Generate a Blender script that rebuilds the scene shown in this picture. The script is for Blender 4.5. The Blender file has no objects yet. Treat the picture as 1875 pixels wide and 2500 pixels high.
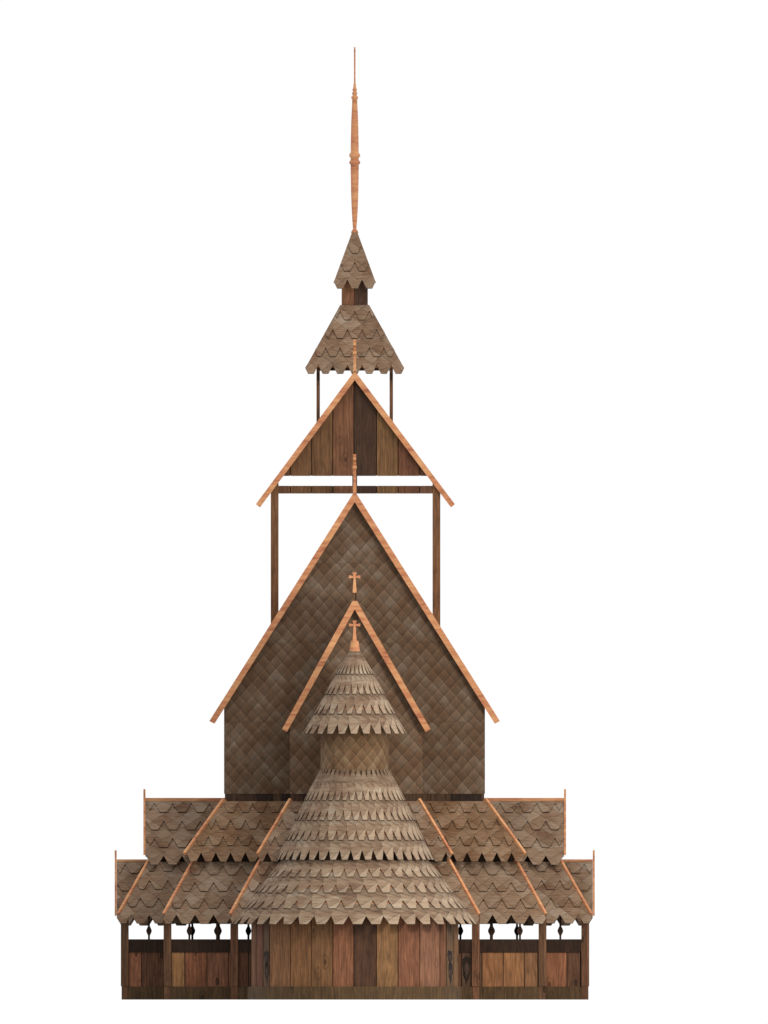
import bpy, math, random
from mathutils import Vector
random.seed(7)
sc = bpy.context.scene
S = 80.0                      # drawing units per metre (all sizes below are in 1/80 m)
AX = 866.0                    # axis of the church
GZ = 2441.0                   # ground level

# ------------------------------------------------------------------ camera
cam = bpy.data.cameras.new('camera'); camo = bpy.data.objects.new('camera', cam)
sc.collection.objects.link(camo); sc.camera = camo
cam.type = 'ORTHO'; cam.ortho_scale = 2500 / S
camo.location = ((937.5 - AX) / S, -60, (GZ - 1250) / S)
camo.rotation_euler = (math.radians(90), 0, 0)
cam.clip_start = 0.1; cam.clip_end = 400

# ------------------------------------------------------------------ white surroundings and lamps
w = bpy.data.worlds.new('World'); sc.world = w; w.use_nodes = True
bgn = w.node_tree.nodes['Background']
bgn.inputs[0].default_value = (1, 1, 1, 1); bgn.inputs[1].default_value = 1.02

def area(name, loc, target, size, power, col):
    l = bpy.data.lights.new(name, 'AREA'); l.shape = 'DISK'; l.size = size; l.energy = power; l.color = col
    o = bpy.data.objects.new(name, l); sc.collection.objects.link(o); o.location = loc
    o.rotation_euler = (Vector(target) - Vector(loc)).to_track_quat('-Z', 'Y').to_euler()
    return o
area('key_lamp', (22, -46, 40), (0, 3, 8), 10, 9500, (1, .93, .84))
area('apse_lamp', (14.6, -15, 9.5), (0, 0, 4.5), 3, 1700, (1, .92, .80))

sc.view_settings.view_transform = 'Standard'; sc.view_settings.look = 'None'
sc.view_settings.exposure = 0; sc.view_settings.gamma = 1
sc.render.resolution_x = 768; sc.render.resolution_y = 1024
sc.render.engine = 'CYCLES'

# ------------------------------------------------------------------ node helper
class NT:
    def __init__(s, name):
        s.m = bpy.data.materials.new(name); s.m.use_nodes = True
        s.t = s.m.node_tree; s.bsdf = s.t.nodes['Principled BSDF']
    def n(s, typ, **kw):
        n = s.t.nodes.new(typ)
        for k, v in kw.items(): setattr(n, k, v)
        return n
    def put(s, sock, v):
        if isinstance(v, bpy.types.NodeSocket): s.t.links.new(v, sock)
        elif isinstance(v, tuple) and len(v) == 3 and sock.type == 'RGBA': sock.default_value = (*v, 1)
        else: sock.default_value = v
    def math(s, op, a, b=0.0, c=None, clamp=False):
        n = s.n('ShaderNodeMath', operation=op, use_clamp=clamp)
        s.put(n.inputs[0], a); s.put(n.inputs[1], b)
        if c is not None: s.put(n.inputs[2], c)
        return n.outputs[0]
    def xyz(s, x, y, z=0.0):
        n = s.n('ShaderNodeCombineXYZ'); s.put(n.inputs[0], x); s.put(n.inputs[1], y); s.put(n.inputs[2], z); return n.outputs[0]
    def sep(s, v):
        n = s.n('ShaderNodeSeparateXYZ'); s.put(n.inputs[0], v); return n.outputs
    def uv(s): return s.sep(s.n('ShaderNodeUVMap', uv_map='UVMap').outputs[0])
    def noise(s, vec, scale=1.0, detail=4.0, rough=.6, dist=0.0):
        n = s.n('ShaderNodeTexNoise'); s.put(n.inputs['Vector'], vec)
        n.inputs['Scale'].default_value = scale; n.inputs['Detail'].default_value = detail
        n.inputs['Roughness'].default_value = rough; n.inputs['Distortion'].default_value = dist
        return n.outputs['Fac']
    def white(s, vec):
        n = s.n('ShaderNodeTexWhiteNoise', noise_dimensions='3D'); s.put(n.inputs['Vector'], vec); return n.outputs['Value']
    def ramp(s, f, stops):
        n = s.n('ShaderNodeValToRGB'); s.put(n.inputs[0], f); e = n.color_ramp.elements
        while len(e) < len(stops): e.new(.5)
        for i, (p, c) in enumerate(stops): e[i].position = p; e[i].color = (*c, 1)
        return n.outputs[0]
    def mapr(s, v, a, b, c, d):
        n = s.n('ShaderNodeMapRange'); s.put(n.inputs[0], v)
        for i, q in enumerate((a, b, c, d)): n.inputs[i + 1].default_value = q
        return n.outputs[0]
    def mix(s, f, a, b, mode='MIX'):
        n = s.n('ShaderNodeMix', data_type='RGBA', blend_type=mode)
        s.put(n.inputs[0], f); s.put(n.inputs[6], a); s.put(n.inputs[7], b); return n.outputs[2]
    def mul(s, col, f):            # colour x scalar
        n = s.n('ShaderNodeVectorMath', operation='SCALE'); s.put(n.inputs[0], col); s.put(n.inputs[3], f); return n.outputs[0]
    def mulc(s, a, b):
        n = s.n('ShaderNodeVectorMath', operation='MULTIPLY'); s.put(n.inputs[0], a); s.put(n.inputs[1], b); return n.outputs[0]
    def done(s, col, rough=.8, height=None, bs=.4, bd=.01):
        s.put(s.bsdf.inputs['Base Color'], col); s.bsdf.inputs['Roughness'].default_value = rough
        s.bsdf.inputs['Specular IOR Level'].default_value = .18
        if height is not None:
            b = s.n('ShaderNodeBump'); b.inputs['Strength'].default_value = bs; b.inputs['Distance'].default_value = bd
            s.put(b.inputs['Height'], height); s.put(s.bsdf.inputs['Normal'], b.outputs[0])
        return s.m

def lin(r, g, b):
    f = lambda c: (c / 255 / 12.92) if c / 255 <= .04045 else ((c / 255 + .055) / 1.055) ** 2.4
    return (f(r), f(g), f(b))

def lattice(k, u, v, wd, ht):
    p = k.math('DIVIDE', u, wd); q = k.math('DIVIDE', v, ht)
    a = k.math('ADD', p, q); b = k.math('SUBTRACT', p, q)
    ia, ib = k.math('FLOOR', a), k.math('FLOOR', b)
    fa, fb = k.math('FRACT', a), k.math('FRACT', b)
    return ia, ib, fa, fb

def shingle_mat(name, stops, gain=1.0, wd=49., ht=43., skew=0., facet=0., rw=.42, jog=7.):
    k = NT(name); u, v, _ = k.uv()
    att = k.n('ShaderNodeAttribute', attribute_name='col'); ar, ag, ab = k.sep(att.outputs['Vector'])
    wob = k.math('MULTIPLY', k.math('SUBTRACT', k.noise(k.xyz(u, v), .03, 2), .5), 5)
    vv = k.math('ADD', k.math('ADD', v, k.math('MULTIPLY', u, skew)), wob)
    vv = k.math('ADD', vv, k.math('MULTIPLY', ag, jog))
    ia, ib, fa, fb = lattice(k, u, vv, wd, ht)
    rnd = k.white(k.xyz(ia, ib, 3.3)); rnd2 = k.white(k.xyz(ia, ib, 8.1))
    rnd = k.math('ADD', k.math('MULTIPLY', rnd, .75), k.math('MULTIPLY', ar, .25))
    streak = k.noise(k.xyz(k.math('MULTIPLY', u, .035), k.math('MULTIPLY', v, .33), rnd2), 1, 5, .65)
    fine = k.noise(k.xyz(k.math('MULTIPLY', u, .5), k.math('MULTIPLY', v, .9)), 1, 3, .7)
    big = k.noise(k.xyz(u, v), .012, 3)
    f = k.math('ADD', k.math('MULTIPLY', rnd, rw), k.math('MULTIPLY', streak, 1.05))
    f = k.math('ADD', f, k.math('MULTIPLY', k.math('SUBTRACT', big, .5), .7))
    col = k.ramp(k.mapr(f, .38, 1.1, 0, 1), stops)
    edge = k.math('MINIMUM', fa, fb)                    # seam on two sides of each shingle
    seam = k.mapr(edge, 0.01, .06, .55, 1.0)
    g = k.math('MULTIPLY', k.mapr(fine, .25, .75, .84, 1.16), seam)
    g = k.math('MULTIPLY', g, k.mapr(k.math('ADD', fa, fb), 0, 2, .9, 1.1))
    g = k.math('MULTIPLY', g, k.math('MINIMUM', k.mapr(ab, 0, 1, .9, 1.1), k.mapr(ab, -1, -.01, .3, 1.1)))   # shadow line under each shingle, painted on its sawn lower edge
    if facet: g = k.math('MULTIPLY', g, k.mapr(k.math('SUBTRACT', fa, k.math('MULTIPLY', fb, .55)), .28, .34, 1 - facet, 1 + facet))
    col = k.mul(col, k.math('MULTIPLY', g, gain))
    h = k.math('ADD', k.math('MULTIPLY', fine, .35), k.math('ADD', k.math('MULTIPLY', fa, .8), k.math('MULTIPLY', seam, .5)))
    return k.done(col, .85, h, .5, .02)

ROOF = [(0, lin(98, 70, 52)), (.35, lin(122, 98, 78)), (.65, lin(136, 116, 98)), (1, lin(152, 138, 124))]
APSE = [(0, lin(112, 88, 70)), (.35, lin(142, 116, 95)), (.65, lin(160, 137, 114)), (1, lin(178, 162, 144))]
M_ROOF = shingle_mat('weathered_shingles', ROOF, 1.08, rw=.34)
M_ROOF_DARK = shingle_mat('brown_shingles', [(0, lin(92, 62, 42)), (.35, lin(118, 90, 66)), (.65, lin(134, 110, 88)), (1, lin(150, 132, 114))], 1.02, rw=.34)

def apse_mat(name, gain):
    """split shingles of the round roofs; uv = place inside one shingle, col.r = place round the cone"""
    k = NT(name); u, v, _ = k.uv()
    att = k.n('ShaderNodeAttribute', attribute_name='col'); ar, ag, ab = k.sep(att.outputs['Vector'])
    x, y, z = k.sep(k.n('ShaderNodeTexCoord').outputs['Object'])
    st = k.noise(k.xyz(k.math('MULTIPLY', x, 2.2), k.math('MULTIPLY', y, 2.2), k.math('MULTIPLY', z, 16.)), 1, 5, .65, .3)
    st2 = k.noise(k.xyz(k.math('MULTIPLY', x, .9), k.math('MULTIPLY', y, .9), k.math('MULTIPLY', z, 4.)), 1, 4, .6, .2)
    fine = k.noise(k.xyz(x, y, z), 30, 3, .7)
    f = k.math('ADD', k.math('MULTIPLY', st, .6), k.math('ADD', k.math('MULTIPLY', st2, .5), k.math('MULTIPLY', ag, .10)))
    col = k.ramp(k.mapr(f, .42, .8, 0, 1), APSE)
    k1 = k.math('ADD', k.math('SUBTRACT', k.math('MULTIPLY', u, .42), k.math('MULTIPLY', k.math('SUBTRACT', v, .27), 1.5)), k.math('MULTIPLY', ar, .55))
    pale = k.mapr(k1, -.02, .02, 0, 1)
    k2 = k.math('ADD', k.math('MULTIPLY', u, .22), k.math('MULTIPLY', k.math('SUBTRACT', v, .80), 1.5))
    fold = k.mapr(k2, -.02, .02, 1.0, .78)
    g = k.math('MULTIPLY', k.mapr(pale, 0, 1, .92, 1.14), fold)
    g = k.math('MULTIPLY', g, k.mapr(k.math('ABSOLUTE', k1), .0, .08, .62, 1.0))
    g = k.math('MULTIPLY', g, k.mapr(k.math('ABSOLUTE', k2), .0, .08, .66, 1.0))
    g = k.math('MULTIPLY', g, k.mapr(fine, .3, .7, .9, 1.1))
    g = k.math('MULTIPLY', g, k.math('MINIMUM', k.mapr(ab, 0, 1, .95, 1.06), k.mapr(ab, -1, -.01, .3, 1.1)))  # edge faces darkened: painted shadow line below each tail
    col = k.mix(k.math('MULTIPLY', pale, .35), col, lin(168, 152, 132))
    return k.done(k.mul(col, k.math('MULTIPLY', g, gain)), .85, k.math('ADD', k.math('MULTIPLY', st, .6), k.math('MULTIPLY', pale, .4)), .35, .015)
M_APSE = apse_mat('pale_split_shingles', .82)

def cladding_mat(name, gain, stops=None):
    k = NT(name); u, v, _ = k.uv()
    vm = k.math('MODULO', k.math('ADD', v, 20000 * 1.0), 194.0)
    tile = k.math('FLOOR', k.math('DIVIDE', k.math('ADD', v, 20000.0), 194.0))
    wx = k.math('MULTIPLY', k.math('SUBTRACT', k.noise(k.xyz(u, v), .05, 2), .5), 3.5)
    wy = k.math('MULTIPLY', k.math('SUBTRACT', k.noise(k.xyz(v, u, 4.), .05, 2), .5), 3.5)
    ia, ib, fa, fb = lattice(k, k.math('ADD', u, wx), k.math('ADD', vm, wy), 29.3, 33.)
    rnd = k.white(k.xyz(ia, ib, tile)); r2 = k.white(k.xyz(ib, ia, k.math('ADD', tile, .5)))
    strv = k.noise(k.xyz(k.math('MULTIPLY', u, .28), k.math('MULTIPLY', v, .03), tile), 1, 4, .6)
    fine = k.noise(k.xyz(u, v), .45, 3, .75)
    blot = k.noise(k.xyz(u, v, 7.), .022, 3, .6)
    f = k.math('ADD', k.math('MULTIPLY', rnd, .17), k.math('ADD', k.math('MULTIPLY', blot, .9), k.math('MULTIPLY', strv, .25)))
    col = k.ramp(k.mapr(f, .34, .92, 0, 1), stops or [(0, lin(76, 55, 40)), (.4, lin(86, 66, 50)), (.7, lin(96, 79, 64)), (1, lin(108, 96, 84))])
    # arched upper edges: shingle tops point up
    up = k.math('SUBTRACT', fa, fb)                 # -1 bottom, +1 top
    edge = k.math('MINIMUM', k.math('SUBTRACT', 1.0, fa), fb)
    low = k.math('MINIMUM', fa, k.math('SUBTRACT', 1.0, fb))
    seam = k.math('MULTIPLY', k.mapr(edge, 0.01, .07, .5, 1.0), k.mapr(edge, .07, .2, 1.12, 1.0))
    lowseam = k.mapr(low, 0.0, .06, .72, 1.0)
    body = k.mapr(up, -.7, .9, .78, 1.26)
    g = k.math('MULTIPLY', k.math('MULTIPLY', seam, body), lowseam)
    g = k.math('MULTIPLY', g, k.mapr(fine, .25, .75, .84, 1.16))
    g = k.math('MULTIPLY', g, k.mapr(vm, 0, 3.5, .8, 1.0))
    col = k.mul(col, k.math('MULTIPLY', g, gain))
    h = k.math('ADD', k.math('MULTIPLY', up, .8), k.math('ADD', k.math('MULTIPLY', seam, .6), k.math('MULTIPLY', fine, .2)))
    return k.done(col, .85, h, .45, .02)
M_CLAD = cladding_mat('diamond_cladding', 1.22)
M_CHANCEL = cladding_mat('lighter_diamond_cladding', 1.42)
M_DRUM = cladding_mat('pale_diamond_cladding', 1.22, [(0, lin(78, 56, 38)), (.4, lin(94, 71, 50)), (.7, lin(106, 84, 62)), (1, lin(114, 97, 77))])

def orange_mat(name, gain=1.0):
    k = NT(name)
    x, y, z = k.sep(k.n('ShaderNodeTexCoord').outputs['Object'])
    xx = k.math('ADD', x, y)
    a = k.noise(k.xyz(k.math('MULTIPLY', xx, 1.4), y, k.math('MULTIPLY', z, 9.0)), 1, 5, .62, .4)
    b = k.noise(k.xyz(k.math('MULTIPLY', xx, .5), 3.0, k.math('MULTIPLY', z, 1.8)), 1, 3, .5)
    c = k.noise(k.xyz(k.math('MULTIPLY', xx, 3.0), 1.0, k.math('MULTIPLY', z, 34.0)), 1, 3, .6)
    f = k.math('ADD', k.math('MULTIPLY', a, .66), k.math('MULTIPLY', b, .45))
    col = k.ramp(k.mapr(f, .37, .76, 0, 1), [(0, lin(140, 84, 62)), (.28, lin(190, 124, 88)), (.55, lin(207, 147, 103)), (.8, lin(217, 163, 116)), (1, lin(198, 136, 106))])
    g = k.mapr(c, .3, .7, .84, 1.1)
    col = k.mul(col, k.math('MULTIPLY', g, gain))
    return k.done(col, .6, a, .2, .006)
M_ORANGE = orange_mat('fresh_pine', .9)
M_TIP = orange_mat('sawn_pine_end', 1.0)

def plank_mat(name, gain=1.0):
    """grain for planks; each plank carries its own base colour"""
    k = NT(name); u, v, _ = k.uv()
    att = k.n('ShaderNodeAttribute', attribute_name='col')
    base = att.outputs['Color']
    r = k.sep(att.outputs['Vector'])[0]
    seed = k.math('MULTIPLY', r, 733.0)
    warp = k.noise(k.xyz(k.math('MULTIPLY', u, .04), k.math('MULTIPLY', v, .012), seed), 1, 3, .5)
    ring = k.math('SINE', k.math('ADD', k.math('MULTIPLY', u, .62), k.math('MULTIPLY', warp, 26.0)))
    fib = k.noise(k.xyz(k.math('MULTIPLY', u, .34), k.math('MULTIPLY', v, .011), seed), 1, 4, .65)
    blot = k.noise(k.xyz(k.math('MULTIPLY', u, .06), k.math('MULTIPLY', v, .02), seed), 1, 4, .6)
    # knots
    vo = k.n('ShaderNodeTexVoronoi', feature='F1'); vo.inputs['Scale'].default_value = 1
    k.put(vo.inputs['Vector'], k.xyz(k.math('MULTIPLY', u, .021), k.math('MULTIPLY', v, .011), seed))
    d = vo.outputs['Distance']
    knot = k.mapr(d, .09, .14, .38, 1.0)
    halo = k.mapr(k.math('ABSOLUTE', k.math('SUBTRACT', d, .20)), 0, .05, .74, 1.0)
    g = k.math('MULTIPLY', k.mapr(ring, -1, 1, .84, 1.1), k.mapr(fib, .3, .7, .66, 1.3))
    g = k.math('MULTIPLY', g, k.mapr(blot, .3, .7, .76, 1.22))
    g = k.math('MULTIPLY', g, k.math('MULTIPLY', knot, halo))
    col = k.mul(base, k.math('MULTIPLY', g, gain))
    return k.done(col, .62, k.math('ADD', k.math('MULTIPLY', fib, .7), k.math('MULTIPLY', ring, .25)), .45, .008)
M_PLANK = plank_mat('varnished_planks', 1.1)
M_BEAM = plank_mat('dark_timber', .9)

# ------------------------------------------------------------------ mesh builder
def P(x, y, d): return ((x - AX) / S, y / S, (GZ - d) / S)

class MB:
    def __init__(s): s.v = []; s.f = []; s.uv = []; s.c = []
    def face(s, pts, uvs, col=(.5, .5, .5)):
        i = len(s.v); s.v += [P(*p) for p in pts]; s.f.append(list(range(i, i + len(pts)))); s.uv.append(list(uvs)); s.c.append(col)
    def box(s, x0, x1, y0, y1, d0, d1, col=(.5, .5, .5)):       # d0 upper edge, d1 lower edge
        A = [(x0, y0), (x1, y0), (x1, y1), (x0, y1)]
        for i in range(4):
            (xa, ya), (xb, yb) = A[i], A[(i + 1) % 4]
            L = abs(xb - xa) + abs(yb - ya)
            ua = xa if i % 2 == 0 else ya
            ub = xb if i % 2 == 0 else yb
            s.face([(xa, ya, d1), (xb, yb, d1), (xb, yb, d0), (xa, ya, d0)], [(ua, -d1), (ub, -d1), (ub, -d0), (ua, -d0)], col)
        s.face([(x0, y0, d0), (x1, y0, d0), (x1, y1, d0), (x0, y1, d0)], [(x0, y0), (x1, y0), (x1, y1), (x0, y1)], col)
        s.face([(x0, y1, d1), (x1, y1, d1), (x1, y0, d1), (x0, y0, d1)], [(x0, y1), (x1, y1), (x1, y0), (x0, y0)], col)
    def plate(s, poly, y0, y1, col=(.5, .5, .5)):                # poly in (x, d), front at y0; any winding
        a = sum(poly[i][0] * poly[(i + 1) % len(poly)][1] - poly[(i + 1) % len(poly)][0] * poly[i][1] for i in range(len(poly)))
        if a > 0: poly = poly[::-1]
        uv = [(x, -d) for x, d in poly]
        s.face([(x, y0, d) for x, d in poly], uv, col)
        s.face([(x, y1, d) for x, d in poly[::-1]], uv[::-1], col)
        for i in range(len(poly)):
            (xa, da), (xb, db) = poly[i], poly[(i + 1) % len(poly)]
            s.face([(xa, y0, da), (xa, y1, da), (xb, y1, db), (xb, y0, db)], [(xa, -da), (xa + y1 - y0, -da), (xb + y1 - y0, -db), (xb, -db)], col)
    def profile(s, poly, x0, x1, col=(.5, .5, .5)):              # poly in (y, d), extruded along x
        s.face([(x0, y, d) for y, d in poly], [(y, -d) for y, d in poly], col)
        s.face([(x1, y, d) for y, d in poly[::-1]], [(y, -d) for y, d in poly[::-1]], col)
        for i in range(len(poly)):
            (ya, da), (yb, db) = poly[i], poly[(i + 1) % len(poly)]
            s.face([(x0, ya, da), (x1, ya, da), (x1, yb, db), (x0, yb, db)], [(x0, -da), (x1, -da), (x1, -db), (x0, -db)], col)
    def bar(s, a, b, wd, ht, up=(0, 0, 1), col=(.5, .5, .5)):     # a,b in (x,y,d); up in real axes
        A = Vector((a[0], a[1], -a[2])); B = Vector((b[0], b[1], -b[2])); t = (B - A).normalized()
        r = t.cross(Vector(up)).normalized() * wd / 2; q = r.cross(t).normalized() * ht / 2
        def pt(c): return (c.x, c.y, -c.z)
        ca = [A - r - q, A + r - q, A + r + q, A - r + q]; cb = [c + (B - A) for c in ca]
        L = (B - A).length
        for i in range(4):
            j = (i + 1) % 4
            s.face([pt(ca[i]), pt(cb[i]), pt(cb[j]), pt(ca[j])], [(i * wd, 0), (i * wd, L), (i * wd + wd, L), (i * wd + wd, 0)], col)
        s.face([pt(c) for c in ca], [(0, 0), (wd, 0), (wd, ht), (0, ht)], col)
        s.face([pt(c) for c in cb[::-1]], [(0, 0), (wd, 0), (wd, ht), (0, ht)], col)
    def lathe(s, prof, cx, cy, n=24, col=(.5, .5, .5)):          # prof (d, r)
        for i in range(n):
            a, b = 2 * math.pi * i / n, 2 * math.pi * (i + 1) / n
            for (d0, r0), (d1, r1) in zip(prof, prof[1:]):
                q = [(cx + r0 * math.cos(a), cy + r0 * math.sin(a), d0), (cx + r0 * math.cos(b), cy + r0 * math.sin(b), d0),
                     (cx + r1 * math.cos(b), cy + r1 * math.sin(b), d1), (cx + r1 * math.cos(a), cy + r1 * math.sin(a), d1)]
                R = max(r0, r1)
                s.face(q, [(a * R, -d0), (b * R, -d0), (b * R, -d1), (a * R, -d1)], col)
    def build(s, name, mat, parent=None, smooth=False, loc=None, weld=False):
        me = bpy.data.meshes.new(name)
        o3 = Vector(loc) if loc else Vector((0, 0, 0))
        me.from_pydata([tuple(Vector(v) - o3) for v in s.v], [], s.f)
        ul = me.uv_layers.new(name='UVMap'); i = 0
        flat = []
        for u in s.uv:
            for a in u: flat += [a[0], a[1]]
        ul.data.foreach_set('uv', flat)
        ca = me.color_attributes.new('col', 'FLOAT_COLOR', 'CORNER')
        fc = []
        for u, c in zip(s.uv, s.c): fc += [c[0], c[1], c[2], 1] * len(u)
        ca.data.foreach_set('color', fc)
        me.materials.append(mat)
        if weld:
            import bmesh
            bm = bmesh.new(); bm.from_mesh(me); bmesh.ops.remove_doubles(bm, verts=bm.verts, dist=1e-5)
            bmesh.ops.recalc_face_normals(bm, faces=bm.faces); bm.to_mesh(me); bm.free()
        if smooth: me.shade_smooth()
        me.update()
        o = bpy.data.objects.new(name, me); sc.collection.objects.link(o); o.location = o3
        if parent: o.parent = parent
        return o

def lab(o, t): o['label'] = t; return o

# ------------------------------------------------------------------ shingled surfaces
def clip(poly, a, b):
    """keep the part of poly to the right of the line a->b in (u,d) with d downwards (inside = positive cross)"""
    out = []
    def side(p): return (b[0] - a[0]) * (p[1] - a[1]) - (b[1] - a[1]) * (p[0] - a[0])
    for i in range(len(poly)):
        p, q = poly[i], poly[(i + 1) % len(poly)]; sp, sq = side(p), side(q)
        if sp >= 0: out.append(p)
        if sp * sq < 0:
            t = sp / (sp - sq); out.append((p[0] + t * (q[0] - p[0]), p[1] + t * (q[1] - p[1])))
    return out

def frame(cx, cy, off_top, dtop, run, drop, rot):
    """slope facing -y (rot 0) whose upper edge is at distance off_top in front of the centre; returns (u,d,n)->(x,y,d)"""
    L = math.hypot(run, drop); ny, nd = run / L, drop / L     # normal = outwards nd, upwards ny
    c, s_ = math.cos(rot), math.sin(rot)
    def F(u, d, n):
        y = -(off_top + run * (d - dtop) / drop) - n / nd; dd = d
        x = u
        return (cx + x * c - y * s_, cy + x * s_ + y * c, dd)
    return F, L / drop

def shingles(mb, F, k, top, bots, period, phase, lt, rt, lb, rb, gap=22., bev=13., bevx=7., n0=1., tilt=4., th=2.4, tabw=.4, cut=True):
    """rows of trapezoid-tailed shingles. lt/rt: u of left/right edge at top, lb/rb at last bottom (straight hips)"""
    bot = bots[-1]
    sl = (lb - lt) / (bot - bev - top); sr = (rb - rt) / (bot - bev - top)
    prev = top
    for ri, b in enumerate(bots):
        sp = b - prev if ri else (bots[1] - bots[0] if len(bots) > 1 else b - top)
        t0 = max(top, b - sp - 16); par = (len(bots) - 1 - ri) % 2
        sh = b - bev
        L0, R0 = lt + sl * (sh - top), rt + sr * (sh - top)
        u = phase + par * period / 2
        while u > L0 - 2 * period: u -= period
        while u < R0 + period:
            uc = u + period / 2
            h = tabw * period / 2
            poly = [(u, t0), (u + period, t0), (u + period, b - gap), (uc + h, b), (uc - h, b), (u, b - gap)]
            # hip lines
            poly = clip(poly, (L0, sh), (lt + sl * (t0 - 50 - top), t0 - 50)) if poly else poly
            if len(poly) > 2: poly = clip(poly, (rt + sr * (t0 - 50 - top), t0 - 50), (R0, sh))
            if cut and len(poly) > 2: poly = clip(poly, (L0 + bevx, b), (L0, sh))
            if cut and len(poly) > 2: poly = clip(poly, (R0, sh), (R0 - bevx, b))
            u += period
            if len(poly) < 3: continue
            ar = abs(sum(poly[i][0] * poly[(i + 1) % len(poly)][1] - poly[(i + 1) % len(poly)][0] * poly[i][1] for i in range(len(poly)))) / 2
            if ar < 6: continue
            jit = random.uniform(-.3, .5)
            nn = lambda d: n0 + (tilt + jit) * (d - t0) / max(b - t0, 1)
            col = (random.random(), random.random(), random.random())
            uv = [(p[0] + 866, -p[1] * k) for p in poly]
            rim = 2.6 if ri < len(bots) - 1 else 1.0        # bevelled lower edge
            o = [F(p[0], p[1], nn(p[1]) + th) for p in poly]; i_ = [F(p[0], p[1] + (rim if p[1] > b - gap - 1 else 0), nn(p[1])) for p in poly]
            mb.face(o[::-1], uv[::-1], col); mb.face(i_, uv, col)
            col = (col[0], col[1], -1.0)  # marks the rim faces that carry the painted shadow line
            m = len(poly)
            for q in range(m):
                r = (q + 1) % m
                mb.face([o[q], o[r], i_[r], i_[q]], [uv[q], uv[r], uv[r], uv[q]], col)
        prev = b

def deck(mb, F, top, bot, lt, rt, lb, rb, th=4.):
    pts = [(lt, top), (rt, top), (rb, bot), (lb, bot)]
    o = [F(u, d, .6) for u, d in pts]; i_ = [F(u, d, -th) for u, d in pts]
    uv = [(u, -d) for u, d in pts]
    mb.face(o, uv); mb.face(i_[::-1], uv[::-1])
    for q in range(4):
        r = (q + 1) % 4; mb.face([o[q], i_[q], i_[r], o[r]], [uv[q], uv[q], uv[r], uv[r]])

def ring_roof(name, mat, parent, cx, cy, hx, hy, run, top, bots, period, phase, sides=(0, 1, 2, 3), label=None, gap=22., deckbot=None, tabw=.4):
    """hipped skirt roof round a block (hx, hy half sizes at its top)"""
    drop = bots[-1] - 13 - top
    mb, dk = MB(), MB()
    for s_ in sides:
        half, off = ((hx, hy) if s_ % 2 == 0 else (hy, hx))
        F, k = frame(cx, cy, off, top, run, drop, s_ * math.pi / 2)
        ph = phase - cx
        if s_ % 2 == 0:
            shingles(mb, F, k, top, bots, period, ph, -half, half, -half - run, half + run, gap=gap, tabw=tabw)
        else:
            G = lambda u, d, n, F=F: F(u, d, n - 4.5)
            shingles(mb, G, k, top, [b - 14 for b in bots], period, ph, -half, half, -half - run * .9, half + run * .9, gap=gap, tabw=tabw, tilt=2., th=1.6)
        db = (deckbot if deckbot else bots[-1] - gap - 1) - (4 if s_ % 2 else 0)
        e = run * (db - top) / drop
        deck(dk, (F if s_ % 2 == 0 else (lambda u, d, n, F=F: F(u, d, n - 5))), top, db, -half, half, -half - e, half + e)
    o = mb.build(name, mat, parent)
    if label: lab(o, label)
    dk.build('roof_deck', M_ORANGE, o)
    return o

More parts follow.
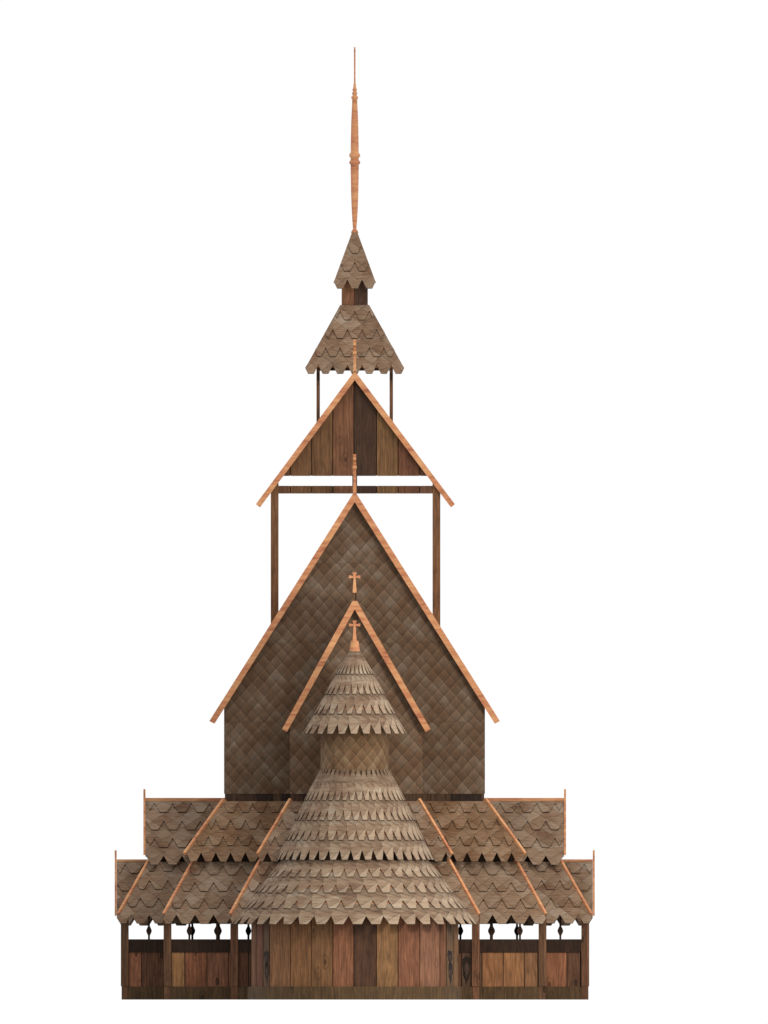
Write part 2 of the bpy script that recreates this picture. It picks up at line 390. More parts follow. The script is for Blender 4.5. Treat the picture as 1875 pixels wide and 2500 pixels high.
def cone_roof(name, mat, parent, cx, cy, r0, r1, top, bots, N, phase, gap=24., tabw=.47, label=None, picket=False):
    mb = MB(); bot = bots[-1]
    R = lambda d: r0 + (r1 - r0) * (d - top) / (bot - top)
    sp = bots[1] - bots[0]
    sl = math.hypot(r1 - r0, bot - top) / (bot - top)
    nr, nd = 1 / sl, (r1 - r0) / (bot - top) / sl
    def pt(a, d, n):
        r = R(d) + n * nr
        return (cx + r * math.sin(a), cy - r * math.cos(a), d)
    da = math.pi / N
    for ri, b in enumerate(bots):
        par = (len(bots) - 1 - ri) % 2
        t0 = top if ri == 0 else b - sp - 10
        for i in range(N):
            a = (2 * i + par + phase) * da
            c = (math.sin(a) * (1 if math.cos(a) > -.2 else 0), random.random(), random.random())
            j = random.uniform(-.4, .5)
            tw = random.uniform(0, .35)
            nn = lambda d: .6 + (4 + j) * (d - t0) / (b - t0)
            wt = .3 if (picket and ri == 0) else 1
            lv = [(t0, wt)] + ([(t0 + 20, 1)] if wt < 1 else []) + [(b - gap, 1), (b, tabw)]
            ou, inn, uvs = [], [], []
            for d, wf in lv:
                for sg in (-1, 1):
                    aa = a + sg * da * wf
                    n = nn(d) + (tw if sg > 0 else 0)
                    ou.append(pt(aa, d, n + 2.6)); inn.append(pt(aa, d + (0 if d < b - gap - 1 else (2.8 if ri < len(bots) - 1 else .8)), n)); uvs.append((sg * wf, (b - d) / sp))
            ce = (c[0], c[1], -1.0)  # edge colour for the shadow line painted round each tail
            for q in range(len(lv) - 1):
                A, B, C, D = 2 * q, 2 * q + 1, 2 * q + 3, 2 * q + 2
                mb.face([ou[A], ou[B], ou[C], ou[D]], [uvs[x] for x in (A, B, C, D)], c)
                mb.face([inn[D], inn[C], inn[B], inn[A]], [uvs[x] for x in (D, C, B, A)], c)
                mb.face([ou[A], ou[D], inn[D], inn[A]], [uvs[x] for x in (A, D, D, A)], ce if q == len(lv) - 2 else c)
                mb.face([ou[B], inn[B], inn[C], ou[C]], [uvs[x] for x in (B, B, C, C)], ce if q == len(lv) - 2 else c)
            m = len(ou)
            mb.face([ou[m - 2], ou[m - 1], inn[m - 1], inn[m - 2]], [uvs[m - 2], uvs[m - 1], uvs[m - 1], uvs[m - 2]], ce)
    o = mb.build(name, mat, parent)
    if label: lab(o, label)
    dk = MB(); t = top + (14 if picket else 0)
    e = bot - gap + 1
    dk.lathe([(t, R(t) - 4), (t, R(t) - .2), (e, R(e) - .2), (e, R(e) - 4), (t, R(t) - 4)], cx, cy, N * 2)
    dk.build('roof_deck', M_ORANGE, o)
    return o

# ------------------------------------------------------------------ planks
EDGES = [555, 607, 658, 709, 761, 812.5, 864, 919, 972, 1025, 1076, 1130, 1184]
COLS = [(92, 60, 42), (74, 50, 36), (122, 82, 54), (126, 88, 56), (122, 86, 54), (128, 84, 58), (60, 40, 28), (126, 92, 56), (114, 70, 48), (124, 86, 64), (96, 62, 44), (84, 56, 40)]
def mute(c, m=.25): return tuple(a * (1 - m) + b * m for a, b in zip(c, (106, 76, 54)))
def pcol(x, f=1.0):
    for i in range(len(COLS)):
        if EDGES[i] <= x < EDGES[i + 1]:
            c = lin(*mute(COLS[i])); break
    else:
        c = lin(*random.choice(COLS))
    return tuple(a * f for a in c)

def plank_poly(mb, poly, y0, y1, f=1.0):
    for a, b in zip(EDGES, EDGES[1:]):
        q = clip(poly, (a + 1.1, 3000), (a + 1.1, 0)); 
        if len(q) > 2: q = clip(q, (b - 1.1, 0), (b - 1.1, 3000))
        if len(q) > 2: mb.plate(q, y0, y1, pcol((a + b) / 2, f))

# ================================================================== GROUND
g = MB(); g.face([(AX - 6400, -6400, GZ), (AX + 6400, -6400, GZ), (AX + 6400, 6400, GZ), (AX - 6400, 6400, GZ)], [(0, 0), (1, 0), (1, 1), (0, 1)])
kg = NT('pale_ground'); co = kg.n('ShaderNodeTexCoord').outputs['Object']
gm = kg.done(kg.ramp(kg.noise(co, .6, 5), [(0, (.34, .34, .335)), (1, (.42, .42, .41))]), .9)
go = g.build('ground', gm); go['kind'] = 'structure'

# ================================================================== CHURCH
church = bpy.data.objects.new('stave_church', None); sc.collection.objects.link(church)
church['label'] = 'brown wooden stave church with shingled stepped roofs, orange gable boards and a tall turned spire'
church['category'] = 'church'
T_DARK = tuple(lin(74, 52, 38)); T_MID = tuple(lin(96, 70, 48)); T_RAIL = tuple(lin(58, 40, 28)); T_RED = tuple(lin(90, 60, 42)); T_SILL = tuple(lin(92, 70, 46))
NY = 720.0                      # centre line of nave, tower and side porches

# ---- spire
sp = MB()
prof = [(204, 0.5), (204, 3), (209, 3.3), (216, 4), (217, 5.2), (219.5, 5.6), (222, 4.6), (225, 4.6), (226, 6.2), (228.5, 7), (231, 5.2), (234, 5.2), (235.5, 7.8), (238.5, 8.7), (241, 7.6), (243, 6),
        (270, 7.3), (300, 8.6), (340, 9.5), (373, 9.8), (375, 12), (377, 13.4), (382, 13.4), (385, 10), (391, 9.9), (394, 13.2), (399, 13.4), (402, 10), (420, 9.8), (470, 9), (500, 7.9), (530, 6.4), (550, 4.9), (559, 4.1)]
sp.lathe(prof, AX, NY, 28)
spire = lab(sp.build('spire', M_ORANGE, church, smooth=True, weld=True), 'tall turned orange wooden spire with ring mouldings')
r = MB(); r.lathe([(115, .2), (115, 2.0), (206, 2.0)], AX, NY, 10); r.build('spire_rod', M_ORANGE, spire)
b = MB(); b.lathe([(559, 4), (560, 5), (564, 7.6), (567, 8.8), (569, 8.8), (570, 4)], AX, NY, 24); b.build('spire_base', M_ORANGE, spire, smooth=True, weld=True)

# ---- turret
ring_roof('turret_roof', M_ROOF, church, AX, NY, 7, 7, 45, 568, [617, 661, 704], 35.7, AX + 17.85, label='small steep pyramid roof under the spire')
cap = MB(); cap.box(AX - 7.5, AX + 7.5, NY - 7.5, NY + 7.5, 567, 572); cap.build('roof_cap', M_ROOF, church)
t = MB()
for x0, x1 in ((834, 864), (865, 898)):
    t.box(x0, x1, NY - 32, NY + 32, 672, 748, pcol((x0 + x1) / 2, .85))
t.box(836, 896, NY - 29, NY + 29, 673, 747, T_DARK); t.build('turret_wall', M_PLANK, church)

# ---- belfry roof on four slim posts
ring_roof('belfry_roof', M_ROOF, church, AX, NY, 36, 36, 85, 745.6, [780, 825, 869.5, 912], 35.6, AX + 17.8, label='wide shingled pyramid roof of the open belfry', deckbot=897)
c = MB(); c.box(AX - 36, AX + 36, NY - 36, NY + 36, 744.5, 749); c.build('roof_cap', M_ROOF, church)
pm = MB(); pm.box(772.6, 781, NY - 93.4, NY - 85, 893, 1046, tuple(lin(118, 82, 56)))
bp = pm.build('belfry_post', M_BEAM, church)
def dupe(o, dx=0, dy=0, label=None):
    c = o.copy(); sc.collection.objects.link(c); c.parent = o.parent
    c.location = (o.location[0] + dx / S, o.location[1] + dy / S, o.location[2])
    for ch in o.children:
        e = ch.copy(); sc.collection.objects.link(e); e.parent = c
    return c
for dx, dy in ((178.4, 0), (0, 178.4), (178.4, 178.4)): dupe(bp, dx, dy)
bm_ = MB()
for y in (NY - 92, NY + 86): 
    xs = [781, 812, 848, 884, 919, 950.8]
    for i in range(5): bm_.box(xs[i], xs[i + 1], y, y + 6, 893, 905, [T_DARK, T_MID, T_RED, T_DARK, T_MID][i])
for x in (774, 953): bm_.box(x, x + 6, NY - 85, NY + 85, 893, 905, T_DARK)
bm_.build('belfry_beam', M_BEAM, church)

# ---- gabled roofs, ridge running away from the viewer
def gable_roof(name, apex, innerapex, lo, li, ro, ri, y0, y1, flat, bots_n, period, label, bw):
    """apex/innerapex: heights; lo/li: outer/inner lower corner of the left board, ro/ri right"""
    mb, dk = MB(), MB()
    for sgn, (ex, ed) in ((-1, lo), (1, ro)):
        run = abs(ex - AX) - flat; drop = ed - apex; ctr = (y0 + y1) / 2; half = (y1 - y0) / 2 - 1
        F, k = frame(AX, ctr, flat, apex, run, drop, -sgn * -math.pi / 2 if sgn > 0 else -math.pi / 2)
        inset = -8.0
        G = lambda u, d, n, F=F: F(u, d, n + inset)
        n = bots_n; bots = [apex + 4 + (drop - 8) * (i + 1) / n for i in range(n)]
        shingles(mb, G, k, apex + 3, bots, period, 0, -half, half, -half, half, cut=False, tilt=3, th=2)
        deck(dk, G, apex + 9, ed - 12, -half, half, -half, half, 4)
    o = mb.build(name, M_ROOF_DARK, church); lab(o, label)
    dk.build('roof_deck', M_BEAM, o)
    for yy in (y0 - 9, y1):
        L = MB(); L.plate([(AX, apex), (AX - flat, apex), lo, li, (AX, innerapex)], yy, yy + 9); L.build('rake_board', M_ORANGE, o)
        Rr = MB(); Rr.plate([(AX, apex), (AX + flat, apex), ro, ri, (AX, innerapex)], yy, yy + 9); Rr.build('rake_board', M_ORANGE, o)
    return o

# tower: open timber frame carrying a planked gable
gable_roof('tower_roof', 906, 928, (624.4, 1231), (634.7, 1239), (1110.7, 1231), (1101, 1239), 505, 935, .6, 9, 45, 'steep roof of the open tower, its gable filled with brown planks', 13)
for yy in (518, 914):
    gw = MB(); plank_poly(gw, [(AX, 914), (1054, 1162), (680, 1162)], yy, yy + 8, .72); gw.plate([(AX, 917), (1051, 1161), (683, 1161)], yy + 5, yy + 9, tuple(a * .3 for a in T_DARK)); gw.build('gable_wall', M_PLANK, church)
tp = MB(); tp.box(661, 680, 510, 529, 1186, 1560, tuple(lin(120, 82, 54))); tpo = tp.build('tower_post', M_BEAM, church)
for dx, dy in ((395, 0), (0, 401), (395, 401)): dupe(tpo, dx, dy)
for yy in (512, 913):
    tb = MB(); tb.box(680, 1056, yy + 8, yy + 15, 1186.5, 1204.5, tuple(a * .3 for a in T_DARK)); plank_poly(tb, [(680.2, 1186), (1055.8, 1186), (1055.8, 1205), (680.2, 1205)], yy, yy + 14, .62)
    tb.plate([(666, 1186), (680, 1186), (680, 1170), (676, 1165)], yy + 2, yy + 12, T_DARK)
    tb.plate([(1070, 1186), (1056, 1186), (1056, 1170), (1060, 1165)], yy + 2, yy + 12, T_DARK)
    tb.build('tie_beam', M_PLANK, church)
for x in (663, 1058):
    sb = MB(); sb.box(x, x + 15, 529.5, 910.5, 1187, 1204, T_DARK); sb.build('side_beam', M_BEAM, church)
kp = MB(); kp.box(860, 872, 513, 525, 1160, 1187, T_DARK); kp.build('king_post', M_BEAM, church)

# nave
gable_roof('nave_roof', 1205, 1226, (510.9, 1760.4), (523.6, 1767), (1220.6, 1760.4), (1208, 1767), 386, 1054, 4.2, 14, 45, 'large steep nave roof edged with orange boards', 15)
nw = MB()
sh = [(AX, 1222), (547, 1728), (547, 1938), (1184, 1938), (1184, 1728)]
nw.plate(sh, 400, 1040)
lab(nw.build('nave_wall', M_CLAD, church), 'broad nave gable wall clad in diamond shingles')
# chancel
gable_roof('chancel_roof', 1467, 1488, (688.6, 1780), (700.6, 1787), (1051.1, 1780), (1039, 1787), 126, 399, 5.5, 8, 45, 'narrow steep chancel roof edged with orange boards', 14)
cw = MB()
cw.plate([(AX, 1486), (707.6, 1775), (707.6, 1938), (1031.5, 1938), (1031.5, 1766)], 140, 399.5)
lab(cw.build('chancel_wall', M_CHANCEL, church), 'narrow chancel gable wall clad in diamond shingles')
# plank bands under the cladding
def band(x0, x1, y0, y1, d0, d1, f, name='plank_band'):
    m = MB(); x = x0; i = 0
    while x < x1 - 1:
        wdt = random.choice((22, 30, 38, 14)); e = min(x + wdt, x1)
        c_ = random.choice([(66, 46, 32), (58, 40, 28), (74, 54, 38), (40, 27, 19)])
        m.box(x + .4, e - .4, y0, y1, d0, d1, tuple(a * f for a in lin(*c_))); x = e; i += 1
    m.box(x0 + 1, x1 - 1, y0 + 2, y1 - 2, d0 + 1, d1 - 1, tuple(a * .3 for a in T_DARK))
    return m.build(name, M_BEAM, church)
band(548.5, 1182.5, 401.5, 1038.5, 1935, 2106, 1.15)
band(709, 1030, 141.5, 398, 1935, 2106, 1.15)

# finials: thin carved boards leaning towards the viewer, seen edge on
def finial(y, d0, d1, collar, x0=862.5, x1=869.5):
    H = d1 - d0
    m = MB(); m.profile([(y + 10, d1), (y + 10, d1 - H * .4), (y + 2, d1 - H * .7), (y - 14, d0 + 5), (y - 34, d0 + 4), (y - 36, d0 + 14), (y - 22, d0 + 18), (y - 10, d1 - H * .55), (y - 4, d1 - H * .3), (y - 4, d1)], x0, x1)
    o = m.build('finial', M_ORANGE, church); lab(o, 'slim carved ridge finial seen edge on')
    q = MB(); q.box(x0 - 1.4, x1 + 1.4, y - 27, y + 8, collar, collar + 7); q.build('collar', M_ORANGE, o)
    q = MB(); q.box(x0 - .2, x1 + .2, y - 37, y - 12, d0, d0 + 4.4); q.build('finial_tip', M_TIP, o)
finial(500, 829, 909, 857)
finial(380, 1109, 1186, 1137)
fm = MB(); fm.box(861.6, 870.2, 376, 390, 1186, 1206); fm.build('finial_foot', M_ORANGE, church)

# ---- crosses
def cross(name_y, top, stem_bottom, y, label):
    x = 865.8; t = top
    poly = [(x - 5.3, t), (x + 5.3, t), (x + 2.4, t + 9), (x + 13.8, t + 6.8), (x + 13.8, t + 14.6), (x + 2.4, t + 12.6), (x + 5, stem_bottom), (x - 5, stem_bottom), (x - 2.4, t + 12.6), (x - 13.8, t + 14.6), (x - 13.8, t + 6.8), (x - 2.4, t + 9)]
    m = MB(); m.plate(poly, y - 3, y + 3)
    return lab(m.build('cross', M_TIP, church), label)
cross('', 1397.5, 1447, 124, 'orange wooden cross on the chancel gable')
m = MB(); m.box(861, 866.6, 118, 129, 1447, 1468, T_MID); m.box(866.8, 869, 119, 129, 1447, 1468, T_RAIL); m.box(869.2, 871, 118, 129, 1447, 1468, T_MID); m.build('cross_post', M_BEAM, church)
cross('', 1515, 1565, 0, 'orange wooden cross on the round apse roof')
m = MB(); m.lathe([(1564.5, .5), (1564.5, 9.2), (1590, 12.6), (1592, 12.6)], 866.0, 0, 18); m.build('cross_base', M_ORANGE, church)

# ---- apse: cone, drum, two round skirts
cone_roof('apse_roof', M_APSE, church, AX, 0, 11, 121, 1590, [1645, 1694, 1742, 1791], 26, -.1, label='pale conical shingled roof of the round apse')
dr = MB(); dr.lathe([(1750, 83.3), (1900, 83.3)], AX, 0, 20)
dr.box(AX - 78, AX + 78, 60, 139, 1765, 1930)
lab(dr.build('apse_drum', M_DRUM, church), 'round apse drum clad in diamond shingles')
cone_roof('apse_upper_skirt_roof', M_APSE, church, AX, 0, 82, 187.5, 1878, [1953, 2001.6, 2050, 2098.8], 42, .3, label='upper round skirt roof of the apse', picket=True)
dp = MB()
N = 60
for i in range(N):
    a, b_ = 2 * math.pi * i / N, 2 * math.pi * (i + .93) / N
    q = [(AX + 172 * math.sin(a), -172 * math.cos(a)), (AX + 172 * math.sin(b_), -172 * math.cos(b_))]
    dp.face([(q[0][0], q[0][1], 2110), (q[1][0], q[1][1], 2110), (q[1][0], q[1][1], 2060), (q[0][0], q[0][1], 2060)], [(i * 18, -2110), (i * 18 + 17, -2110), (i * 18 + 17, -2060), (i * 18, -2060)], tuple(a_ * .7 for a_ in random.choice([T_DARK, T_MID, T_RAIL])))
dp.build('apse_plank_band', M_BEAM, church)
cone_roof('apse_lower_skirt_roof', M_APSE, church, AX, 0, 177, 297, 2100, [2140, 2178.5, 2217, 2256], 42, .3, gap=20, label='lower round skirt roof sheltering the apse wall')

# apse wall: tall vertical planks bent round
aw = MB()
ed = [612.5, 625, 642, 658, 709, 761, 812.5, 864, 919, 972, 1025, 1074, 1090, 1108, 1120.5]
ac = [(112, 74, 52), (98, 58, 42), (78, 60, 44), (122, 84, 54), (122, 84, 52), (116, 82, 52), (128, 82, 58), (62, 40, 28), (126, 92, 58), (118, 74, 53), (128, 88, 68), (104, 66, 46), (88, 68, 48), (118, 86, 58)]
RA = 256.0
def cy_(x): return -math.sqrt(max(RA * RA - (x - AX) ** 2, 0))
for i in range(len(ac)):
    x0, x1 = ed[i] + 1.1, ed[i + 1] - 1.1
    p0, p1 = Vector((x0, cy_(x0))), Vector((x1, cy_(x1)))
    n_ = Vector((p0.y - p1.y, p1.x - p0.x)).normalized() * 8
    c_ = lin(*mute(ac[i]))
    q = [(p0.x, p0.y), (p1.x, p1.y), (p1.x + n_.x, p1.y + n_.y), (p0.x + n_.x, p0.y + n_.y)]
    L = (p1 - p0).length
    for j in range(4):
        a, b_ = q[j], q[(j + 1) % 4]
        u0, u1 = (x0, x0 + L) if j in (0,) else (x0, x0 + 8)
        aw.face([(*a, 2409), (*b_, 2409), (*b_, 2225), (*a, 2225)], [(u0, -2409), (u1, -2409), (u1, -2225), (u0, -2225)], c_)
# dark burr marks in the outer planks
def burr(mb, xc, yf, d0, d1, hw):
    n = 16; H = (d1 - d0) / 2; dc = (d0 + d1) / 2
    for sc_, col, pr in ((1, lin(40, 29, 23), .9), (.55, lin(68, 52, 42), 1.4)):
        pts = []
        for i in range(n):
            t = 2 * math.pi * i / n; rr = sc_ * random.uniform(.7, 1.08)
            pts.append((xc + hw * rr * math.sin(t) + hw * .25 * math.sin(t * 2), dc + (H * .3 if sc_ < 1 else 0) * .4 - H * rr * math.cos(t)))
        mb.face([(x, yf(x) - pr, d) for x, d in pts[::-1]], [(x, -d) for x, d in pts[::-1]], tuple(col))
burr(aw, 650.5, lambda x: -123.9 - (x - 642) * 1.58, 2318, 2362, 5.5); burr(aw, 651.5, lambda x: -123.9 - (x - 642) * 1.58, 2345, 2404, 5.0)
burr(aw, 1098.5, lambda x: -123.9 + (x - 1090) * 2.246, 2318, 2358, 6); burr(aw, 1100, lambda x: -123.9 + (x - 1090) * 2.246, 2345, 2404, 5.5)
lab(aw.build('apse_wall', M_PLANK, church), 'round apse wall of wide varnished vertical planks')
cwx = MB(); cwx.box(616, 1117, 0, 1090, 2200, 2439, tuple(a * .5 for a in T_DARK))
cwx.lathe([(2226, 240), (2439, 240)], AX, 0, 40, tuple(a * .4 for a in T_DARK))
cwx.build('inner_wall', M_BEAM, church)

# ---- skirt roofs of nave, chancel and porches
ring_roof('chancel_upper_skirt_roof', M_ROOF, church, AX, 270, 156, 130, 80, 1956, [1982, 2022.6, 2063.3, 2103], 36.3, 616.5, sides=(0, 1, 3), label='upper skirt roof of the chancel beside the apse')
ring_roof('chancel_lower_skirt_roof', M_ROOF, church, AX, 270, 229, 203, 75, 2104, [2135, 2175, 2216, 2255], 45.3, 590, sides=(0, 1, 3), label='lower skirt roof of the chancel gallery')
ring_roof('nave_upper_skirt_roof', M_ROOF_DARK, church, AX, NY, 319, 320, 97, 1956, [1982, 2022.6, 2063.3, 2103], 36.1, 490.7, label='upper skirt roof round the nave')
ring_roof('nave_lower_skirt_roof', M_ROOF, church, AX, NY, 393, 393, 75, 2104, [2134.6, 2175, 2216, 2255], 45.4, 430.6, label='lower skirt roof of the nave gallery')
band(474, 640, 329, 1111, 2062, 2112, 1.1); band(1092, 1258, 329, 1111, 2062, 2112, 1.1)
band(640, 710, 75, 400, 2062, 2112, 1.1); band(1022, 1092, 75, 400, 2062, 2112, 1.1)

# hip boards
def hips(parent_name, cx, cy, hx, hy, run, top, bot, which):
    for sx, sy in which:
        m = MB(); drop = bot - top
        a = (cx + sx * hx, cy + sy * hy, top - 1); b2 = (cx + sx * (hx + run), cy + sy * (hy + run), bot - 1)
        m.bar(a, b2, 8, 9); m.build('hip_board', M_ORANGE, church)
def hip_end(hx, run, top, b): return (b - top) / 1.0
hips('', AX, 270, 156, 130, 80, 1953, 2087, ((-1, -1), (1, -1)))
hips('', AX, 270, 229, 203, 73, 2101, 2233, ((-1, -1), (1, -1)))
hips('', AX, NY, 318, 320, 97, 1952, 2086, ((-1, -1), (1, -1), (-1, 1), (1, 1)))
hips('', AX, NY, 392, 393, 73, 2101, 2233, ((-1, -1), (1, -1), (-1, 1), (1, 1)))

# side porches (gable ends facing left and right)
for sg in (-1, 1):
    mir = (lambda x: x) if sg < 0 else (lambda x: 2 * AX - x + (0))
    # upper porch roof
    x0, x1 = sorted((mir(355), mir(552))); cxm = (x0 + x1) / 2; half = (x1 - x0) / 2
    side = 'left' if sg < 0 else 'right'
    mb, dk = MB(), MB()
    for rot, ph in ((0, (399.5 if sg < 0 else 2 * AX - 399.5) - cxm), (math.pi, 0)):
        F, k = frame(cxm, NY, 0, 1955, 135, 143, rot)
        shingles(mb, F, k, 1955, [1982, 2025, 2068, 2110.7], 44.8, ph, -half, half, -half, half, gap=22, bevx=14, bev=24)
        deck(dk, F, 1955, 2092, -half, half, -half, half)
    o = lab(mb.build('porch_upper_roof', M_ROOF, church), 'upper gabled roof of the side porch at the far %s' % side); dk.build('roof_deck', M_BEAM, o)
    q = MB(); a, b2 = sorted((mir(355), mir(547))); q.box(a, b2, NY - 6, NY + 6, 1948, 1955.5); q.build('ridge_beam', M_ORANGE, o)
    a, b2 = sorted((mir(350), mir(355.2)))
    for ss in (-1, 1):
        q = MB(); q.profile([(NY, 1944), (NY, 1962), (NY + ss * 122, 2087.5), (NY + ss * 131, 2087.5)], a, b2); q.build('rake_board', M_ORANGE, o)
    q = MB(); q.profile([(NY - 4, 1950), (NY + 4, 1950), (NY + 3, 1926.5), (NY - 3, 1926.5)], a, b2); q.build('finial', M_ORANGE, o)
    # its wall
    q = MB(); a, b2 = sorted((mir(374), mir(548))); q.box(a, b2, NY - 62, NY + 62, 2046, 2112, tuple(v * .6 for v in T_DARK)); q.build('porch_wall', M_BEAM, church)
    a, b2 = sorted((mir(371), mir(373.8))); q = MB(); q.profile([(NY, 1966), (NY - 116, 2088), (NY + 116, 2088)], a, b2, T_MID); q.build('porch_gable', M_BEAM, church)
    a, b2 = sorted((mir(300), mir(303))); q = MB(); q.profile([(NY, 2114), (NY - 78, 2234), (NY + 78, 2234)], a, b2, T_MID); q.build('porch_gable', M_BEAM, church)
    # lower skirt of the porch
    xw, xe = 364, 288
    c0, c1 = sorted((mir(xw), mir(560))); cxm = (c0 + c1) / 2; half = (c1 - c0) / 2
    for rot, ph in ((0, (320.5 if sg < 0 else 2 * AX - 320.5) - cxm), (math.pi, 0)):
        mb, dk = MB(), MB()
        F, k = frame(cxm, NY, 120, 2104, 75, 137, rot)
        outer_neg = (sg < 0) == (rot == 0)
        lt, rt, lb, rb = -half, half, -half, half
        if outer_neg: lb -= 76
        else: rb += 76
        shingles(mb, F, k, 2104, [2126.5, 2170, 2213, 2254], 44.6, ph, lt, rt, lb, rb)
        e = 76 * (2234 - 2104) / 137
        deck(dk, F, 2104, 2234, lt, rt, lt - (e if outer_neg else 0), rt + (0 if outer_neg else e))
        o = lab(mb.build('porch_skirt_roof', M_ROOF, church), 'lower skirt roof of the %s porch' % side); dk.build('roof_deck', M_ORANGE, o)
    for sy in (-1, 1):
        q = MB(); q.bar((mir(xw), NY + sy * 120, 2102), (mir(xe + 2), NY + sy * 193, 2232), 8, 9); q.build('hip_board', M_ORANGE, church)
    # lower outer gable
    mb, dk = MB(), MB()
    x0, x1 = sorted((mir(285), mir(470))); cxm = (x0 + x1) / 2; half = (x1 - x0) / 2
    for rot, ph in ((0, (328 if sg < 0 else 2 * AX - 328) - cxm), (math.pi, 0)):
        F, k = frame(cxm, NY, 0, 2103, 95, 143, rot)
        shingles(mb, F, k, 2103, [2131, 2174, 2216, 2259], 44.8, ph, -half, half, -half, half)
        deck(dk, F, 2103, 2236, -half, half, -half, half)
    o = lab(mb.build('porch_lower_roof', M_ROOF, church), 'lowest outer gabled roof at the far %s' % side); dk.build('roof_deck', M_BEAM, o)
    q = MB(); a, b2 = sorted((mir(285), mir(366))); q.box(a, b2, NY - 6, NY + 6, 2098, 2103.5); q.build('ridge_beam', M_ORANGE, o)
    a, b2 = sorted((mir(280), mir(284.8)))
    for ss in (-1, 1):
        q = MB(); q.profile([(NY, 2094), (NY, 2112), (NY + ss * 84, 2236), (NY + ss * 92, 2236)], a, b2); q.build('rake_board', M_ORANGE, o)
    q = MB(); q.profile([(NY - 4, 2100), (NY + 4, 2100), (NY + 3, 2075.6), (NY - 3, 2075.6)], a, b2); q.build('finial', M_ORANGE, o)

# ---- open gallery
def post(xc, yc, col):
    m = MB(); h = 9.6
    # chamfered post in strips
    m.box(xc - h, xc + h, yc - h, yc + h, 2226, 2408, col)
    o = m.build('gallery_post', M_BEAM, church)
    q = MB(); q.box(xc - h + 1.8, xc + h - 1.8, yc - h + 1.8, yc + h - 1.8, 2408, 2440.5, tuple(a * 1.1 for a in col)); q.build('post_foot', M_BEAM, o)
    st = MB()
    st.box(xc + h - 5, xc + h - 2, yc - h - .8, yc - h, 2228, 2407, tuple(a * 1.5 for a in col)); st.build('post_moulding', M_BEAM, o)
YC, YN, YP = 30, 290, 560
for sx in (-1, 1):
    X = lambda x: x if sx < 0 else 2 * AX - x + 1.5
    for xc, yc in ((572, YC), (409, YN), (304.6, YP), (409, 2 * NY - YN), (572, 2 * NY - YN), (304.6, 2 * NY - YP)):
        post(X(xc), yc, random.choice([tuple(lin(104, 74, 52)), tuple(lin(112, 76, 54))]))
# sill, parapet and rail runs: (x0, x1, y)
PARC = {'L': [(314, 345.5, (128, 82, 60)), (345.5, 399, (74, 48, 34)), (418.6, 451, (130, 94, 58)), (451, 505.5, (112, 68, 46)), (505.5, 557, (112, 74, 54)), (557, 581, (100, 62, 44)), (581, 607, (72, 42, 30)), (607, 613, (80, 60, 44))],
        'R': [(1120, 1126, (90, 56, 40)), (1126, 1151, (60, 44, 34)), (1170, 1177, (64, 46, 34)), (1177, 1228.5, (124, 84, 54)), (1228.5, 1280, (124, 86, 54)), (1280, 1313, (112, 78, 52)), (1332, 1384, (128, 82, 58)), (1384, 1417, (76, 50, 36))]}
def ylev(x):
    a = abs(x - AX)
    return YC if a < 294 else (YN if a < 457 else YP)
for side in 'LR':
    groups = {}
    for x0, x1, c_ in PARC[side]: groups.setdefault(ylev((x0 + x1) / 2), []).append((x0, x1, c_))
    for y, lst in groups.items():
        m = MB()
        for x0, x1, c_ in lst: m.box(x0 + 1, x1 - 1, y - 3, y + 4, 2324, 2409, tuple(1.4 * q_ for q_ in lin(*mute(c_))))
        a, b2 = min(l[0] for l in lst), max(l[1] for l in lst)
        if side == 'R' and y == YC: burr(m, 1139, lambda x: YC - 3, 2328, 2404, 10)
        m.box(a - 4, b2 + 4, y, y + 5, 2322, 2412, tuple(v * .3 for v in T_DARK))
        m.build('parapet', M_PLANK, church)
        q = MB(); q.box(a - 3, b2 + 3, y - 6, y + 6, 2293, 2325, T_RAIL); q.build('gallery_rail', M_BEAM, church)
# sills
for (a, b2, y) in ((297, 1436, YP), (401, 1332, YN)):
    for (p, q_) in ((a, 616), (1117, b2)):
        m = MB(); m.box(p, q_, y - 6, y + 8, 2408.5, 2440.5, T_SILL); m.build('sill_beam', M_BEAM, church)
m = MB()
n = 26
for i in range(n):       # round sill under the apse
    a, b_ = math.pi * (i / n - .5), math.pi * ((i + 1) / n - .5)
    r_ = 262
    p = [(AX + r_ * math.sin(a), -r_ * math.cos(a)), (AX + r_ * math.sin(b_), -r_ * math.cos(b_))]
    m.face([(*p[0], 2440.5), (*p[1], 2440.5), (*p[1], 2408.5), (*p[0], 2408.5)], [(a * r_, -2440), (b_ * r_, -2440), (b_ * r_, -2408), (a * r_, -2408)], T_SILL)
    m.face([(*p[0], 2408.5), (*p[1], 2408.5), (AX, 0, 2408.5)], [(0, 0), (1, 0), (1, 1)], T_SILL)
m.box(566, 1168, YC - 6, YC + 8, 2408.5, 2440.5, T_SILL)
lab(m.build('sill_beam', M_BEAM, church), 'curved sill beam at the foot of the apse')
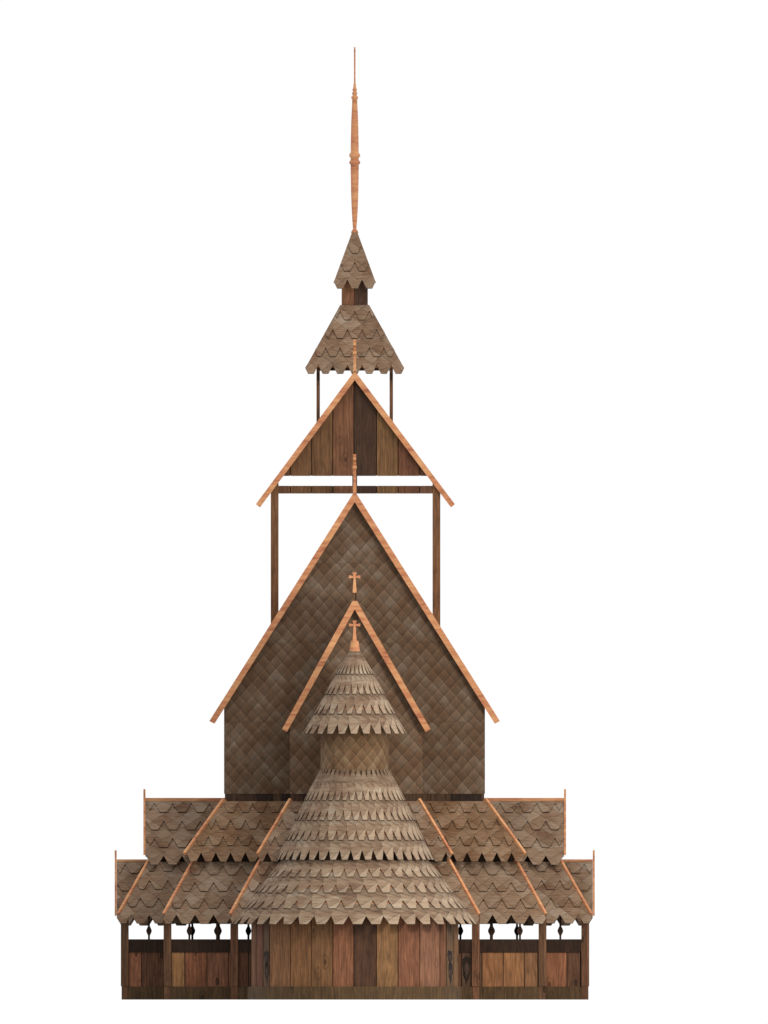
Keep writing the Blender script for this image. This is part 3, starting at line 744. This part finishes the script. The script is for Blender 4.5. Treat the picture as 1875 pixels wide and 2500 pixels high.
# runs along the sides and at the back
for sx in (-1, 1):
    X = lambda x: x if sx < 0 else 2 * AX - x + 1.5
    for x, y0, y1 in ((572, YC + 10, YN + 60), (409, YN + 10, YP - 10), (304.6, YP + 10, 2 * NY - YP - 10), (409, 2 * NY - YP + 10, 2 * NY - YN - 10)):
        m = MB(); m.box(X(x) - 3.5, X(x) + 3.5, y0, y1, 2325, 2409, lin(112, 74, 50)); m.build('parapet', M_PLANK, church)
        m = MB(); m.box(X(x) - 6, X(x) + 6, y0, y1, 2293, 2324.5, T_RAIL); m.build('gallery_rail', M_BEAM, church)
        m = MB(); m.box(X(x) - 7, X(x) + 7, y0, y1, 2409.5, 2440.5, T_SILL); m.build('sill_beam', M_BEAM, church)
YB = 2 * NY - YN
m = MB(); m.box(419, 1314, YB - 4, YB + 4, 2325, 2409, lin(112, 74, 50)); m.build('parapet', M_PLANK, church)
m = MB(); m.box(419, 1314, YB - 6, YB + 6, 2293, 2324.5, T_RAIL); m.build('gallery_rail', M_BEAM, church)
m = MB(); m.box(419, 1314, YB - 7, YB + 7, 2409.5, 2440.5, T_SILL); m.build('sill_beam', M_BEAM, church)

# hanging balusters with a lozenge in the middle
def baluster(xc, y, hw=7, st=2.6, col=T_DARK):
    m = MB()
    poly = [(xc - st, 2238), (xc + st, 2238), (xc + st, 2261), (xc + hw - .4, 2270.5), (xc + hw - .4, 2275), (xc + st, 2284), (xc + st, 2293), (xc - st, 2293), (xc - st, 2284), (xc - hw + .4, 2275), (xc - hw + .4, 2270.5), (xc - st, 2261)]
    m.plate(poly, y - 3, y + 3, col); m.build('baluster', M_BEAM, church)
CB = tuple(lin(66, 44, 32)); CK = tuple(lin(24, 17, 13))  # second, darker tone: shade on the rear balusters painted into their colour
for x, y, hw, st in ((363.7, YP, 7, 2.4), (462.3, YN, 7, 2.4), (530, YN, 8, 2.8), (1200.8, YN, 8, 2.8), (1269.5, YN, 7.2, 2.4), (1368, YP, 7.2, 2.4)):
    baluster(x, y, hw, st, CB)
for x in (469.6, 534.5, 606.5, 1124, 1198.5, 1262.2): baluster(x, YB, 7.4, 2.6, CK)
# wall plates under the eaves
for sx in (-1, 1):
    X = lambda x: x if sx < 0 else 2 * AX - x + 1.5
    for (xa, xb, y) in ((304.6, 440, YP), (409, 620, YN), (409, 620, YB), (304.6, 440, 2 * NY - YP)):
        a, b2 = sorted((X(xa), X(xb)))
        m = MB(); m.box(a, b2, y - 5, y + 5, 2214, 2225.5, T_DARK); m.build('wall_plate', M_BEAM, church)
